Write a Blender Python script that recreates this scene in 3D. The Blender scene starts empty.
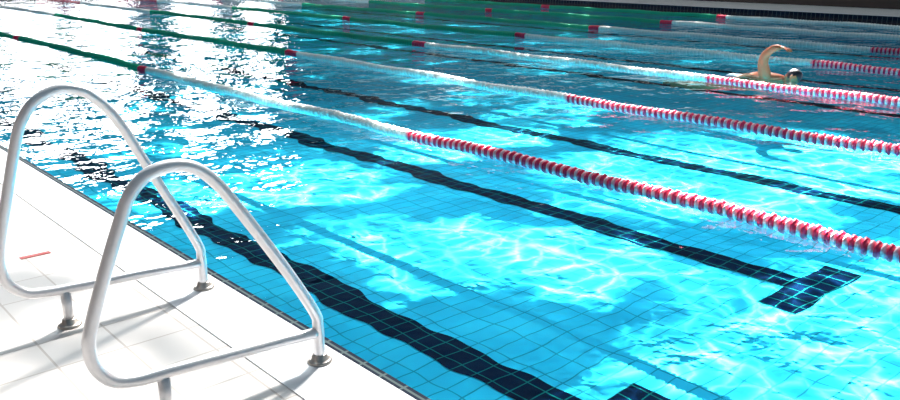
import bpy, math, random
from mathutils import Vector
random.seed(4)
S=bpy.context.scene
try:
    S.view_settings.view_transform='Standard'; S.view_settings.look='None'
except Exception as e: print(e)

# ---------------------------------------------------------------- helpers
class NT:
    def __init__(s,tree): s.t=tree; s.n=tree.nodes; s.l=tree.links
    def node(s,typ,**kw):
        n=s.n.new(typ)
        for k,v in kw.items(): setattr(n,k,v)
        return n
    def put(s,sock,v):
        if isinstance(v,bpy.types.NodeSocket): s.l.new(v,sock)
        else: sock.default_value=v
    def m(s,op,a,b=None,c=None,clamp=False):
        n=s.node('ShaderNodeMath',operation=op,use_clamp=clamp)
        s.put(n.inputs[0],a)
        if b is not None: s.put(n.inputs[1],b)
        if c is not None: s.put(n.inputs[2],c)
        return n.outputs[0]
    def smooth(s,v,a,b,lo=0.0,hi=1.0):
        n=s.node('ShaderNodeMapRange',interpolation_type='SMOOTHSTEP')
        s.put(n.inputs[0],v); n.inputs[1].default_value=a; n.inputs[2].default_value=b
        n.inputs[3].default_value=lo; n.inputs[4].default_value=hi
        return n.outputs[0]
    def comb(s,x,y,z=0.0):
        n=s.node('ShaderNodeCombineXYZ'); s.put(n.inputs[0],x); s.put(n.inputs[1],y); s.put(n.inputs[2],z); return n.outputs[0]
    def noise(s,vec,scale,detail=2.0,rough=0.5,out='Fac'):
        n=s.node('ShaderNodeTexNoise'); s.put(n.inputs['Vector'],vec); n.inputs['Scale'].default_value=scale
        n.inputs['Detail'].default_value=detail; n.inputs['Roughness'].default_value=rough
        return n.outputs[out]
    def mixc(s,f,a,b):
        n=s.node('ShaderNodeMix',data_type='RGBA'); s.put(n.inputs[0],f); s.put(n.inputs[6],a); s.put(n.inputs[7],b); return n.outputs[2]

def new_mat(name):
    m=bpy.data.materials.new(name); m.use_nodes=True; m.node_tree.nodes.clear(); return m,NT(m.node_tree)
def c4(c): return (c[0],c[1],c[2],1.0)
def plain(name,col,rough=0.5,metal=0.0,var=0.0,vs=20.0,spec=0.5,trans=0.0):
    m,t=new_mat(name); o=t.node('ShaderNodeOutputMaterial'); b=t.node('ShaderNodeBsdfPrincipled')
    b.inputs['Roughness'].default_value=rough; b.inputs['Metallic'].default_value=metal
    b.inputs['Specular IOR Level'].default_value=spec
    b.inputs['Transmission Weight'].default_value=trans
    tc=t.node('ShaderNodeTexCoord'); f=t.noise(tc.outputs['Object'],vs,3.0)
    a=tuple(max(0,x*(1-var)) for x in col); bb=tuple(min(1,x*(1+var)) for x in col)
    t.put(b.inputs['Base Color'],t.mixc(f,c4(a),c4(bb)))
    t.l.new(b.outputs[0],o.inputs[0]); return m

def tile_mat(name,base,base2,grout,w,h,mort,rough=0.4,off=0.0,wobble=0.0,bump=0.2,spec=0.5):
    m,t=new_mat(name); o=t.node('ShaderNodeOutputMaterial'); b=t.node('ShaderNodeBsdfPrincipled')
    tc=t.node('ShaderNodeTexCoord')
    b.inputs['Specular IOR Level'].default_value=spec
    sx=t.node('ShaderNodeSeparateXYZ'); t.l.new(tc.outputs['Object'],sx.inputs[0])
    x,y=sx.outputs[0],sx.outputs[1]
    if wobble:
        nx=t.noise(tc.outputs['Object'],1.9,2.0); 
        sh=t.node('ShaderNodeVectorMath',operation='ADD'); t.l.new(tc.outputs['Object'],sh.inputs[0]); sh.inputs[1].default_value=(17,5,3)
        ny=t.noise(sh.outputs[0],1.9,2.0)
        x=t.m('ADD',x,t.m('MULTIPLY',t.m('SUBTRACT',nx,0.5),wobble)); y=t.m('ADD',y,t.m('MULTIPLY',t.m('SUBTRACT',ny,0.5),wobble))
    v=t.comb(x,y,0.0)
    br=t.node('ShaderNodeTexBrick',offset=off,squash=1.0); t.l.new(v,br.inputs['Vector'])
    br.inputs['Color1'].default_value=c4(base); br.inputs['Color2'].default_value=c4(base2); br.inputs['Mortar'].default_value=c4(grout)
    br.inputs['Scale'].default_value=1.0; br.inputs['Mortar Size'].default_value=mort; br.inputs['Mortar Smooth'].default_value=0.3
    br.inputs['Brick Width'].default_value=w; br.inputs['Row Height'].default_value=h; br.inputs['Bias'].default_value=0.0
    t.l.new(br.outputs['Color'],b.inputs['Base Color']); b.inputs['Roughness'].default_value=rough
    bp=t.node('ShaderNodeBump'); bp.inputs['Strength'].default_value=bump; bp.inputs['Distance'].default_value=0.003
    t.put(bp.inputs['Height'],t.m('SUBTRACT',1.0,br.outputs['Fac'])); t.l.new(bp.outputs[0],b.inputs['Normal'])
    t.l.new(b.outputs[0],o.inputs[0]); return m

def mesh_obj(name,verts,faces,mats,fmat=None,smooth=False,parent=None):
    me=bpy.data.meshes.new(name); me.from_pydata(verts,[],faces); me.update()
    for m in (mats if isinstance(mats,list) else [mats]): me.materials.append(m)
    if fmat: me.polygons.foreach_set('material_index',fmat)
    if smooth: me.polygons.foreach_set('use_smooth',[True]*len(faces))
    ob=bpy.data.objects.new(name,me); S.collection.objects.link(ob)
    if parent: ob.parent=parent
    return ob
def boxes(name,lst,mats,fm=None,parent=None,bevel=0):
    V=[];F=[];M=[]
    for i,(x0,x1,y0,y1,z0,z1) in enumerate(lst):
        k=len(V); V+=[(x0,y0,z0),(x1,y0,z0),(x1,y1,z0),(x0,y1,z0),(x0,y0,z1),(x1,y0,z1),(x1,y1,z1),(x0,y1,z1)]
        F+=[tuple(k+j for j in f) for f in [(0,3,2,1),(4,5,6,7),(0,1,5,4),(1,2,6,5),(2,3,7,6),(3,0,4,7)]]
        M+=[fm[i] if fm else 0]*6
    ob=mesh_obj(name,V,F,mats,M,parent=parent)
    if bevel:
        b=ob.modifiers.new('bevel','BEVEL'); b.width=bevel; b.segments=2
    return ob

# ---------------------------------------------------------------- dimensions (metres)
PX0,PX1=1.62,21.9        # pool across
PY0,PY1=0.3,33.6         # pool along
ZW=-0.06                 # water level
ZB=-0.86                 # pool bottom
HX0,HX1,HY0,HY1=-6.0,25.0,-5.0,38.0

# ---------------------------------------------------------------- materials
M_floor=tile_mat('pool_tile',(0.034,0.50,0.68),(0.046,0.56,0.74),(0.018,0.27,0.34),0.27,0.135,0.006,wobble=0.14,spec=0.0,rough=0.8)
M_dark=tile_mat('navy_tile',(0.0010,0.006,0.02),(0.002,0.009,0.028),(0.005,0.13,0.12),0.135,0.135,0.005,rough=0.9,wobble=0.10,spec=0.0)
M_deck=tile_mat('deck_tile',(0.74,0.70,0.66),(0.80,0.76,0.72),(0.56,0.50,0.45),0.25,0.25,0.005,rough=0.45)
M_cop=tile_mat('coping_tile',(0.84,0.85,0.86),(0.87,0.87,0.88),(0.75,0.76,0.77),0.40,0.12,0.003,rough=0.35)
M_nose=tile_mat('edge_tile',(0.004,0.01,0.025),(0.006,0.016,0.035),(0.10,0.14,0.14),0.2,0.12,0.006,rough=0.6,spec=0.05)
M_wallt=tile_mat('pool_wall_tile',(0.015,0.45,0.62),(0.02,0.5,0.66),(0.01,0.3,0.4),0.27,0.135,0.006,spec=0.0)
M_wall=plain('brown_wall_panel',(0.05,0.035,0.03),0.8,var=0.25,vs=1.5)
M_red=plain('red_mosaic',(0.42,0.03,0.02),0.4,var=0.1)

# water
M_water,t=new_mat('water'); o=t.node('ShaderNodeOutputMaterial')
tc=t.node('ShaderNodeTexCoord')
n1=t.noise(tc.outputs['Object'],1.0,2.0,0.5); n2=t.noise(tc.outputs['Object'],3.2,3.0,0.55)
hgt=t.m('ADD',t.m('MULTIPLY',n1,0.07),t.m('MULTIPLY',n2,0.034))
# the far part of the pool is rougher than the quiet near corner
sy=t.node('ShaderNodeSeparateXYZ'); t.l.new(tc.outputs['Object'],sy.inputs[0])
amp=t.smooth(sy.outputs[1],4.0,12.0,0.75,1.65)
hgt=t.m('MULTIPLY',hgt,amp)
bp=t.node('ShaderNodeBump'); bp.inputs['Strength'].default_value=1.0; bp.inputs['Distance'].default_value=1.0; t.put(bp.inputs['Height'],hgt)
fr=t.node('ShaderNodeFresnel'); fr.inputs['IOR'].default_value=1.33; t.l.new(bp.outputs[0],fr.inputs['Normal'])
tr=t.node('ShaderNodeBsdfTransparent'); tr.inputs[0].default_value=(0.80,0.97,1.0,1)
gl=t.node('ShaderNodeBsdfGlossy'); gl.inputs['Roughness'].default_value=0.03; gl.inputs[0].default_value=(1,1,1,1); t.l.new(bp.outputs[0],gl.inputs['Normal'])
mx=t.node('ShaderNodeMixShader'); t.l.new(fr.outputs[0],mx.inputs[0]); t.l.new(tr.outputs[0],mx.inputs[1]); t.l.new(gl.outputs[0],mx.inputs[2])
t.l.new(mx.outputs[0],o.inputs[0])

# ---------------------------------------------------------------- shell
floor=boxes('floor',[(HX0,PX0-0.32,HY0,HY1,-0.3,0),(PX1+0.32,HX1,HY0,HY1,-0.3,0),
   (PX0-0.32,PX1+0.32,HY0,PY0-0.32,-0.3,0),(PX0-0.32,PX1+0.32,PY1+0.32,HY1,-0.3,0)],M_deck)
boxes('pool_coping',[(PX0-0.32,PX0-0.04,PY0-0.32,PY1+0.32,-0.3,0.004),(PX1+0.04,PX1+0.32,PY0-0.32,PY1+0.32,-0.3,0.004),
   (PX0-0.04,PX1+0.04,PY0-0.32,PY0-0.04,-0.3,0.004),(PX0-0.04,PX1+0.04,PY1+0.04,PY1+0.32,-0.3,0.004),
   (PX0-0.04,PX0,PY0-0.04,PY1+0.04,-0.3,0.003),(PX1,PX1+0.04,PY0-0.04,PY1+0.04,-0.3,0.003),
   (PX0,PX1,PY0-0.04,PY0,-0.3,0.003),(PX0,PX1,PY1,PY1+0.04,-0.3,0.003)],[M_cop,M_nose],[0,0,0,0,1,1,1,1])
boxes('pool_basin',[(PX0-0.2,PX1+0.2,PY0-0.2,PY1+0.2,ZB-0.2,ZB),
   (PX0-0.2,PX0,PY0-0.2,PY1+0.2,ZB,-0.3),(PX1,PX1+0.2,PY0-0.2,PY1+0.2,ZB,-0.3),
   (PX0,PX1,PY0-0.2,PY0,ZB,-0.3),(PX0,PX1,PY1,PY1+0.2,ZB,-0.3)],[M_floor,M_wallt],[0,1,1,1,1])
mesh_obj('pool_water',[(PX0,PY0,ZW),(PX1,PY0,ZW),(PX1,PY1,ZW),(PX0,PY1,ZW)],[(0,1,2,3)],M_water)

# lane markings with T ends
rope_x=[4.45,6.95,9.4,11.9,14.4,16.9,19.4]
mark_x=[3.03,5.65,8.15,10.65,13.15,15.65,18.15,20.65]
def wob(y,p):
    a=1.0+max(0.0,y-4.5)*0.22
    return min(a,3.0)*(0.020*math.sin(y*2.6+p)+0.014*math.sin(y*5.3+1.7*p))+min(a,2.6)*(0.011*math.sin(y*11+p)+0.008*math.sin(y*19+2*p))
for i,mx_ in enumerate(mark_x):
    V=[];F=[]
    dy=-0.13 if i==0 else 0.0; hw=0.52
    n=900; y0,y1=2.56+dy,31.5; z=ZB+0.004
    for k in range(n+1):
        y=y0+(y1-y0)*k/n
        V+=[(mx_-0.135+wob(y,i),y,z),(mx_+0.135+wob(y+0.12,i+.4),y,z)]
        if k: a=2*(k-1); F.append((a,a+1,a+3,a+2))
    for (ya,yb) in ((2.28+dy,2.56+dy),(31.5,31.78)):
        b=len(V); m=16
        for k in range(m+1):
            x=mx_-hw+2*hw*k/m; d=0.014*math.sin(x*9+i)
            V+=[(x,ya+d,z),(x,yb+d*(0.8),z)]
            if k: a=b+2*(k-1); F.append((a,a+2,a+3,a+1))
    mesh_obj('lane_marking' ,V,F,M_dark)

# ---------------------------------------------------------------- lane ropes
M_fr=plain('float_red',(0.80,0.02,0.09),0.4,var=0.12,vs=30)
M_fp=plain('float_pink',(0.95,0.58,0.64),0.35,var=0.1,vs=30)
M_fw=plain('float_white',(0.88,0.89,0.86),0.35,var=0.1,vs=30)
M_fw2=plain('float_pale_grey',(0.76,0.81,0.78),0.35,var=0.1)
M_fg=plain('float_green',(0.01,0.46,0.26),0.5,var=0.15,vs=30,spec=0.2)
M_fg2=plain('float_dark_green',(0.01,0.38,0.22),0.5,var=0.1,spec=0.2)
M_cab=plain('cable',(0.25,0.27,0.28),0.4,metal=0.8)
prof_big=[(0.0,0.018),(0.004,0.034),(0.009,0.047),(0.017,0.050),(0.025,0.047),(0.030,0.034),(0.034,0.018)]
prof_sm=[(0.035,0.022),(0.039,0.040),(0.049,0.045),(0.059,0.040),(0.063,0.022)]
NS=12
def rope(xc,ph,shift):
    V=[];F=[];M=[]
    zc=ZW+0.012
    def cx(y): return xc+0.035*math.sin(y*0.55+ph)+0.012*math.sin(y*2.1+ph*2)
    def cz(y): return zc+0.008*math.sin(y*3.1+ph)
    def ring(y,r,jx,jz):
        for s in range(NS):
            a=2*math.pi*s/NS
            rr=r*(1.0+(0.06 if s%2 else -0.03))
            V.append((cx(y)+jx+rr*math.cos(a),y,cz(y)+jz+rr*math.sin(a)))
    def sect(prof,y,mi,tilt):
        b=len(V); jx=random.uniform(-.004,.004); jz=random.uniform(-.004,.004)
        for (s,r) in prof: ring(y+s,r,jx,jz)
        for k in range(len(prof)-1):
            for s in range(NS):
                F.append((b+k*NS+s,b+k*NS+(s+1)%NS,b+(k+1)*NS+(s+1)%NS,b+(k+1)*NS+s)); M.append(mi)
        F.append(tuple(b+s for s in range(NS))[::-1]); M.append(mi)
        F.append(tuple(b+(len(prof)-1)*NS+s for s in range(NS))); M.append(mi)
    y=PY0+0.35
    while y<PY1-0.4:
        yy=y-shift
        if yy<5.6: a,b=0,1
        elif yy<11.2: a,b=2,3
        elif yy<11.5: a,b=0,0
        elif yy<17.1: a,b=4,5
        elif yy<17.4: a,b=0,0
        elif yy<23.0: a,b=4,5
        elif yy<28.5: a,b=2,3
        else: a,b=0,1
        sect(prof_big,y,a,0); sect(prof_sm,y,b,0)
        y+=0.066
    # cable
    b=len(V); n=160
    for k in range(n+1):
        yy=PY0+(PY1-PY0)*k/n
        for s in range(6):
            a=math.pi*s/3; V.append((cx(yy)+0.008*math.cos(a),yy,cz(yy)+0.008*math.sin(a)))
        if k:
            for s in range(6):
                p=b+(k-1)*6; F.append((p+s,p+(s+1)%6,p+6+(s+1)%6,p+6+s)); M.append(6)
    ob=mesh_obj('lane_rope',V,F,[M_fr,M_fp,M_fw,M_fw2,M_fg,M_fg2,M_cab],M,smooth=True)
    return ob
for i,x in enumerate(rope_x): rope(x,i*1.3,[ -0.1,0.25,0.0,-0.1,0.1,0,0.1][i])

# ---------------------------------------------------------------- grab rails
M_steel=plain('brushed_steel',(0.90,0.87,0.87),0.33,metal=0.45,var=0.05,vs=60)
M_flange=plain('flange_steel',(0.55,0.50,0.45),0.35,metal=0.8,var=0.1)
def catmull(P,closed=False,n=10):
    out=[]
    for i in range(len(P)-1):
        p0=P[max(i-1,0)];p1=P[i];p2=P[i+1];p3=P[min(i+2,len(P)-1)]
        for k in range(n):
            t=k/n
            out.append(tuple(0.5*((2*p1[j])+(-p0[j]+p2[j])*t+(2*p0[j]-5*p1[j]+4*p2[j]-p3[j])*t*t+(-p0[j]+3*p1[j]-3*p2[j]+p3[j])*t**3) for j in range(len(p1))))
    out.append(tuple(P[-1])); return out
def tube(name,pts,r,mat,parent,seg=20):
    pts=[Vector(p) for p in pts]; V=[];F=[]
    nrm=None
    for i,p in enumerate(pts):
        tn=(pts[min(i+1,len(pts)-1)]-pts[max(i-1,0)]).normalized()
        if nrm is None:
            nrm=tn.cross(Vector((0,1,0)))
            if nrm.length<.1: nrm=tn.cross(Vector((1,0,0)))
        nrm=(nrm-tn*nrm.dot(tn)).normalized(); bn=tn.cross(nrm)
        for s in range(seg):
            a=2*math.pi*s/seg; V.append(tuple(p+nrm*r*math.cos(a)+bn*r*math.sin(a)))
        if i:
            for s in range(seg):
                b=(i-1)*seg; F.append((b+s,b+(s+1)%seg,b+seg+(s+1)%seg,b+seg+s))
    F.append(tuple(range(seg))[::-1]); F.append(tuple((len(pts)-1)*seg+s for s in range(seg)))
    return mesh_obj(name,V,F,mat,smooth=True,parent=parent)
def flange(name,x,y,z,parent):
    prof=[(0.046,0),(0.046,0.006),(0.040,0.010),(0.030,0.013),(0.027,0.030),(0.021,0.032)]
    V=[];F=[];n=24
    for (r,h) in prof:
        for s in range(n):
            a=2*math.pi*s/n; V.append((x+r*math.cos(a),y+r*math.sin(a),z+h))
    for k in range(len(prof)-1):
        for s in range(n): F.append((k*n+s,k*n+(s+1)%n,(k+1)*n+(s+1)%n,(k+1)*n+s))
    F.append(tuple(range(n))[::-1]); F.append(tuple((len(prof)-1)*n+s for s in range(n)))
    mesh_obj(name,V,F,M_flange,smooth=True,parent=parent)
def rail(y,P,xb):
    e=bpy.data.objects.new('pool_grab_rail',None); S.collection.objects.link(e)
    path=[(p[0],y,p[1]) for p in catmull(P)]
    tube('hoop',path,0.0205,M_steel,e)
    tube('rear_post',[(xb,y,0.004),(xb,y,0.08),(xb,y,0.150)],0.0205,M_steel,e)
    flange('front_flange',P[0][0],y,0.004,e); flange('rear_flange',xb,y,0.0,e)
rail(2.40,[(1.49,0.004),(1.49,0.06),(1.49,0.15),(1.475,0.21),(1.37,0.398),(1.20,0.668),(1.12,0.775),(1.055,0.822),(0.985,0.833),(0.915,0.815),(0.862,0.765),(0.83,0.70),(0.769,0.555),(0.71,0.40),(0.692,0.33),(0.702,0.255),(0.745,0.195),(0.82,0.168),(0.95,0.160),(1.25,0.14),(1.478,0.122)],0.905)
rail(3.35,[(1.49,0.004),(1.49,0.06),(1.49,0.15),(1.47,0.237),(1.30,0.587),(1.185,0.82),(1.10,0.92),(1.045,0.95),(0.975,0.958),(0.892,0.922),(0.84,0.86),(0.81,0.79),(0.755,0.602),(0.70,0.40),(0.688,0.31),(0.705,0.235),(0.76,0.182),(0.83,0.165),(0.95,0.155),(1.25,0.14),(1.478,0.124)],0.905)

# small red mosaic depth marks in the deck
boxes('red_deck_marking',[(0.98,1.12,4.30,4.335,-0.002,0.003)],M_red)
boxes('red_deck_marking',[(1.19,1.23,2.20,2.24,-0.002,0.002)],M_red)

# ---------------------------------------------------------------- swimmer
M_skin=plain('skin',(0.36,0.11,0.05),0.55,var=0.08,vs=12,spec=0.25)
M_cap=plain('dark_swim_cap',(0.015,0.012,0.02),0.35,var=0.2)
M_suit=plain('navy_swimsuit',(0.02,0.03,0.08),0.6,var=0.2)
M_eye=plain('goggle_lens',(0.01,0.015,0.03),0.1)
def skin(name,P,E,R,mat,parent,root=0,sub=2):
    me=bpy.data.meshes.new(name); me.from_pydata(P,E,[]); me.update(); me.materials.append(mat)
    ob=bpy.data.objects.new(name,me); S.collection.objects.link(ob); ob.parent=parent
    md=ob.modifiers.new('skin','SKIN'); md.use_smooth_shade=True
    if not me.skin_vertices:
        print('no skin layer')
    else:
        sv=me.skin_vertices[0].data
        for i,r in enumerate(R):
            sv[i].radius=(r,r) if not isinstance(r,tuple) else r
            sv[i].use_root=(i==root)
    ss=ob.modifiers.new('sub','SUBSURF'); ss.levels=sub; ss.render_levels=sub
    return ob
sw=bpy.data.objects.new('swimmer',None); S.collection.objects.link(sw)
# local: +x forward, +y left, z up ; rotated so forward is world -Y
P=[(-0.62,0,-0.16),(-0.40,0,-0.14),(-0.18,0,-0.10),(0.02,0,-0.07),(0.13,0,-0.05),  #0 pelvis..4 neck base
   (0.20,0,-0.03),                                   #5 neck top
   (0.00,-0.16,0.0),(-0.02,-0.22,0.18),(0.03,-0.25,0.30),(0.15,-0.28,0.385),(0.245,-0.29,0.40), #6 r shoulder,7 mid arm,8 elbow,9 forearm,10 wrist
   (0.04,0.18,-0.10),(0.30,0.20,-0.17),(0.53,0.18,-0.18),(0.60,0.18,-0.18), #11 l shoulder..14 wrist
   (-0.68,-0.10,-0.18),(-1.08,-0.11,-0.25),(-1.48,-0.10,-0.23),(-1.58,-0.10,-0.26), #15 r leg
   (-0.68,0.10,-0.18),(-1.08,0.11,-0.20),(-1.48,0.10,-0.30),(-1.58,0.10,-0.34)]
E=[(0,1),(1,2),(2,3),(3,4),(4,5),(3,6),(6,7),(7,8),(8,9),(9,10),(3,11),(11,12),(12,13),(13,14),(0,15),(15,16),(16,17),(17,18),(0,19),(19,20),(20,21),(21,22)]
R=[0.13,0.12,0.135,0.13,0.075,0.058,0.085,0.070,0.058,0.050,0.034,0.07,0.045,0.033,0.028,0.09,0.06,0.038,0.03,0.09,0.06,0.038,0.03]
skin('body',P,E,R,M_skin,sw)
def hand(name,o,fw,side,dn,parent):
    o=Vector(o);fw=Vector(fw).normalized();side=Vector(side).normalized();dn=Vector(dn).normalized()
    p=lambda a,b,c: tuple(o+fw*a+side*b+dn*c)
    skin(name+'_palm',[p(-0.02,0,0),p(0.03,0,0),p(0.075,0,0.004)],[(0,1),(1,2)],[(0.024,0.024),(0.036,0.018),(0.038,0.015)],M_skin,parent)
    for k,(b,L) in enumerate(((0.030,0.068),(0.010,0.078),(-0.010,0.072),(-0.029,0.056))):
        skin(name+'_finger_%d'%(k+1),[p(0.06,b,0.002),p(0.06+L*.5,b*1.15,0.008),p(0.06+L*.82,b*1.2,0.02),p(0.06+L*1.1,b*1.2,0.035)],[(0,1),(1,2),(2,3)],[0.0095,0.009,0.0085,0.007],M_skin,parent,sub=1)
    skin(name+'_thumb',[p(0.01,0.026,0.004),p(0.035,0.052,0.012),p(0.062,0.064,0.02)],[(0,1),(1,2)],[0.013,0.011,0.008],M_skin,parent,sub=1)
hand('right_hand',P[10],(1,-0.05,-0.1),(0,1,0.1),(0,0,-1),sw)
hand('left_hand',P[14],(1,0,-0.1),(0,-1,0),(0,0,-1),sw)
# head: sculpted ovoid, face tilted down/forward and turned slightly to camera side
def head(parent):
    V=[];F=[];fm=[];nu,nv=32,24
    for j in range(nv+1):
        th=math.pi*j/nv
        for i in range(nu):
            ph=2*math.pi*i/nu
            x=math.sin(th)*math.cos(ph); y=math.sin(th)*math.sin(ph); z=math.cos(th)   # face +x, crown +z
            sx,sy,sz=0.098,0.078,0.118
            if z<0: sy*=1+0.28*z; 
            if z<0 and x<0: sx*=1+0.35*z
            X,Y,Z=x*sx,y*sy,z*sz
            if x>0.6:   # nose, brow, eye sockets, mouth, chin
                X+=0.026*math.exp(-((Y/0.012)**2))*math.exp(-(((Z+0.018)/0.020)**2))
                for s in (-1,1): X-=0.012*math.exp(-(((Y-s*0.032)/0.014)**2+((Z-0.004)/0.012)**2))
                X+=0.007*math.exp(-((Y/0.022)**2+((Z+0.052)/0.007)**2))+0.008*math.exp(-((Y/0.025)**2+((Z+0.092)/0.016)**2))
            V.append((X,Y,Z))
    for j in range(nv):
        for i in range(nu):
            F.append((j*nu+i,(j+1)*nu+i,(j+1)*nu+(i+1)%nu,j*nu+(i+1)%nu))
            zc=math.cos(math.pi*(j+.5)/nv); xc=math.cos(2*math.pi*(i+.5)/nu)
            fm.append(1 if (zc>0.42 or (xc<0.0 and zc>-0.45)) else 0)
    h=mesh_obj('head',V,F,[M_skin,M_cap],fm,smooth=True,parent=parent)
    for s in (-1,1):
        skin('ear',[(-0.005,s*0.076,-0.025),(-0.012,s*0.084,-0.005),(-0.008,s*0.082,0.015)],[(0,1),(1,2)],[0.008,0.011,0.009],M_skin,h,sub=1)
        skin('goggle',[(0.082,s*0.022,0.004),(0.078,s*0.040,0.004)],[(0,1)],[0.011,0.011],M_eye,h,sub=1)
    h.location=(0.305,-0.01,0.01); h.rotation_euler=(math.radians(-20),math.radians(62),0)
head(sw)
skin('swimsuit',[(-0.66,0,-0.165),(-0.50,0,-0.15),(-0.36,0,-0.135)],[(0,1),(1,2)],[0.142,0.136,0.128],M_suit,sw)
sw.rotation_euler=(0,0,math.radians(-90)); sw.location=(10.38,5.33,ZW+0.0)

# ---------------------------------------------------------------- walls & windows
M_pane,t=new_mat('bright_window_glass'); o=t.node('ShaderNodeOutputMaterial'); em=t.node('ShaderNodeEmission')
em.inputs[0].default_value=(0.97,0.98,1,1); em.inputs[1].default_value=14.0; t.l.new(em.outputs[0],o.inputs[0])
M_frame=plain('window_frame',(0.05,0.05,0.055),0.5,var=0.1)
ZT=9.0
WB,WT=1.5,6.8
wins=[(2.6,5.4),(5.9,8.5),(9.0,11.6),(12.0,14.8),(16.6,18.8),(20.2,21.8)]
seg=[];x=HX0
for a,b in wins: seg.append((x,a,HY1,HY1+0.3,0,ZT)); x=b
seg.append((x,HX1,HY1,HY1+0.3,0,ZT))
for a,b in wins: seg+= [(a,b,HY1,HY1+0.3,0,WB),(a,b,HY1,HY1+0.3,WT,ZT)]
boxes('wall_end',seg,M_wall)
for i,(a,b) in enumerate(wins):
    w=bpy.data.objects.new('window_%d'%(i+1),None); S.collection.objects.link(w)
    boxes('pane',[(a,b,HY1+0.14,HY1+0.16,WB,WT)],M_pane,parent=w)
    fr_=[(a,a+.06,HY1+.05,HY1+.14,WB,WT),(b-.06,b,HY1+.05,HY1+.14,WB,WT)]+[(a+.06,b-.06,HY1+.05,HY1+.14,z,z+.07) for z in (WB,3.1,4.8,WT-.07)]
    boxes('frame',fr_,M_frame,parent=w)
boxes('wall_right',[(HX1,HX1+.3,HY0,HY1,0,ZT)],M_wall)
boxes('wall_left',[(HX0-.3,HX0,HY0,HY1,0,ZT)],M_wall)

# ---------------------------------------------------------------- world
W=bpy.data.worlds.new('hall_ambient'); S.world=W; W.use_nodes=True; W.node_tree.nodes.clear(); t=NT(W.node_tree)
o=t.node('ShaderNodeOutputWorld'); bg=t.node('ShaderNodeBackground'); bg.inputs[0].default_value=(0.20,0.44,0.64,1); bg.inputs[1].default_value=0.28
t.l.new(bg.outputs[0],o.inputs[0])

# ---------------------------------------------------------------- spot lamps; caustics and deck shade drawn into the emission
Lp=(40.0,25.0,40.0)
def shaft(name,radius,energy,col,Lp=Lp):
    ld=bpy.data.lights.new(name,'SPOT'); ld.energy=energy; ld.shadow_soft_size=radius; ld.spot_size=math.radians(70); ld.spot_blend=0.3
    lo=bpy.data.objects.new(name,ld); S.collection.objects.link(lo); lo.location=Lp
    lo.rotation_euler=(Vector((6,9,0))-Vector(Lp)).to_track_quat('-Z','Y').to_euler()
    ld.use_nodes=True; ld.node_tree.nodes.clear(); t=NT(ld.node_tree)
    o=t.node('ShaderNodeOutputLight'); em=t.node('ShaderNodeEmission'); em.inputs[0].default_value=c4(col)
    t.l.new(em.outputs[0],o.inputs[0])
    g=t.node('ShaderNodeNewGeometry'); sp=t.node('ShaderNodeSeparateXYZ'); t.l.new(g.outputs['Incoming'],sp.inputs[0])
    pp=t.node('ShaderNodeSeparateXYZ'); t.l.new(g.outputs['Position'],pp.inputs[0])
    k=t.m('DIVIDE',t.m('SUBTRACT',ZB,pp.outputs[2]),sp.outputs[2])
    X=t.m('ADD',t.m('MULTIPLY',sp.outputs[0],k),pp.outputs[0]); Y=t.m('ADD',t.m('MULTIPLY',sp.outputs[1],k),pp.outputs[1])
    return t,em,X,Y
t,em,X,Y=shaft('sunlight_pool',0.03,230000,(1.0,0.96,0.90))
vec=t.comb(X,Y,0.0); vec2=t.comb(t.m('ADD',X,31.0),t.m('ADD',Y,13.0),0.0)
wx=t.m('SUBTRACT',t.noise(vec,1.3,3.0),0.5); wy=t.m('SUBTRACT',t.noise(vec2,1.3,3.0),0.5)
Xp=t.m('ADD',X,t.m('MULTIPLY',wx,1.8)); Yp=t.m('ADD',Y,t.m('MULTIPLY',wy,1.8))
def ell(cx,cy,a,b,ang,s=1.0):
    ca,sa=math.cos(ang),math.sin(ang)
    dx=t.m('SUBTRACT',Xp,cx); dy=t.m('SUBTRACT',Yp,cy)
    p=t.m('DIVIDE',t.m('ADD',t.m('MULTIPLY',dx,ca),t.m('MULTIPLY',dy,sa)),a)
    q=t.m('DIVIDE',t.m('SUBTRACT',t.m('MULTIPLY',dy,ca),t.m('MULTIPLY',dx,sa)),b)
    d=t.m('SQRT',t.m('ADD',t.m('MULTIPLY',p,p),t.m('MULTIPLY',q,q)))
    return t.smooth(d,1.20,0.70,0.0,s)
mask=None
for e in [(4.1,7.5,1.55,0.80,math.radians(-18)),(4.4,4.5,1.60,0.80,math.radians(-60)),(8.5,4.7,2.4,1.7,0),(4.9,1.75,2.4,1.05,0,1.0),(7.2,7.7,1.3,0.7,0.0),(9.5,8.4,1.4,0.7,0.3,.8)]:
    m_=ell(*e); mask=m_ if mask is None else t.m('MAXIMUM',mask,m_)
far=t.smooth(t.noise(vec,0.55,2.0),0.52,0.62,0.0,0.30); far=t.m('MULTIPLY',far,t.smooth(Y,8.0,10.5))
mask=t.m('MAXIMUM',mask,far)
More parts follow.
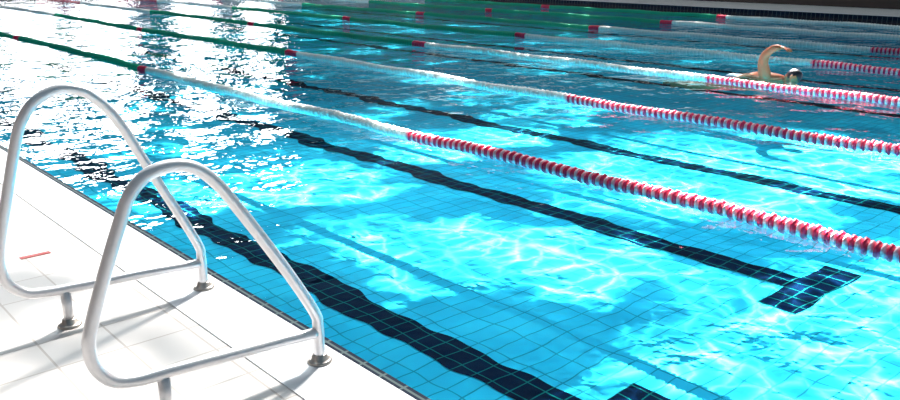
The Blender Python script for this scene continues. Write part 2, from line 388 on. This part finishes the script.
def net(scale,w,pw):
    v=t.comb(t.m('ADD',X,t.m('MULTIPLY',wx,w)),t.m('ADD',Y,t.m('MULTIPLY',wy,w)),0.0)
    n=t.noise(v,scale*1.6,1.0,out='Color'); va=t.node('ShaderNodeVectorMath',operation='MULTIPLY_ADD')
    t.l.new(n,va.inputs[0]); va.inputs[1].default_value=(0.35/scale*1.5,)*3; t.l.new(v,va.inputs[2])
    vo=t.node('ShaderNodeTexVoronoi',feature='DISTANCE_TO_EDGE',voronoi_dimensions='2D'); t.l.new(va.outputs[0],vo.inputs['Vector']); vo.inputs['Scale'].default_value=scale
    return t.m('POWER',t.m('SUBTRACT',1.0,t.m('MULTIPLY',vo.outputs['Distance'],2.2),clamp=True),pw)
nn=t.m('ADD',t.m('MULTIPLY',net(1.9,0.5,8.0),0.8),t.m('MULTIPLY',net(4.2,0.5,6.0),0.5))
nv=t.smooth(t.noise(vec2,1.3,2.0),0.38,0.60,0.15,1.6)
base=t.smooth(t.noise(vec,0.9,3.0),0.36,0.62,0.0,0.26)
fade=t.smooth(t.m('ADD',X,Y),12.0,19.0,1.0,0.25)
# core: broad blown-out heart of each patch
pool=t.m('ADD',t.m('MULTIPLY',mask,t.m('ADD',0.60,t.m('ADD',t.m('MULTIPLY',t.m('MULTIPLY',nn,nv),30.0),t.m('MULTIPLY',nv,1.5)))),t.m('ADD',base,t.m('MULTIPLY',nn,0.25)))
pool=t.m('MULTIPLY',pool,fade)
t.put(em.inputs[1],t.m('MULTIPLY',pool,t.smooth(X,1.05,1.25)))
# added broad soft fill lamp for the pool's ambient light
t,em,X,Y=shaft('fill_light_pool',9.0,58000,(0.90,0.97,1.0),(22.0,26.0,38.0))
t.put(em.inputs[1],t.smooth(t.m('ADD',X,Y),10.0,20.0,1.0,0.28))
t,em,X,Y=shaft('sunlight_deck',2.2,265000,(1.0,0.95,0.91))
dk=t.smooth(t.noise(t.comb(X,Y,0.0),1.6,2.0),0.42,0.54,0.28,1.2)
dk=t.m('MAXIMUM',dk,t.smooth(X,0.15,0.6,0.0,1.15))
t.put(em.inputs[1],t.m('MULTIPLY',dk,t.smooth(X,1.25,1.05)))

# ---------------------------------------------------------------- camera
cd=bpy.data.cameras.new('camera'); cam=bpy.data.objects.new('camera',cd); S.collection.objects.link(cam)
cd.sensor_width=36; cd.sensor_fit='HORIZONTAL'; cd.lens=829/900*36; cd.clip_end=300
cam.location=(0,0,1.45); cam.rotation_euler=(math.radians(90-16.46),0,math.radians(-41.69)); S.camera=cam
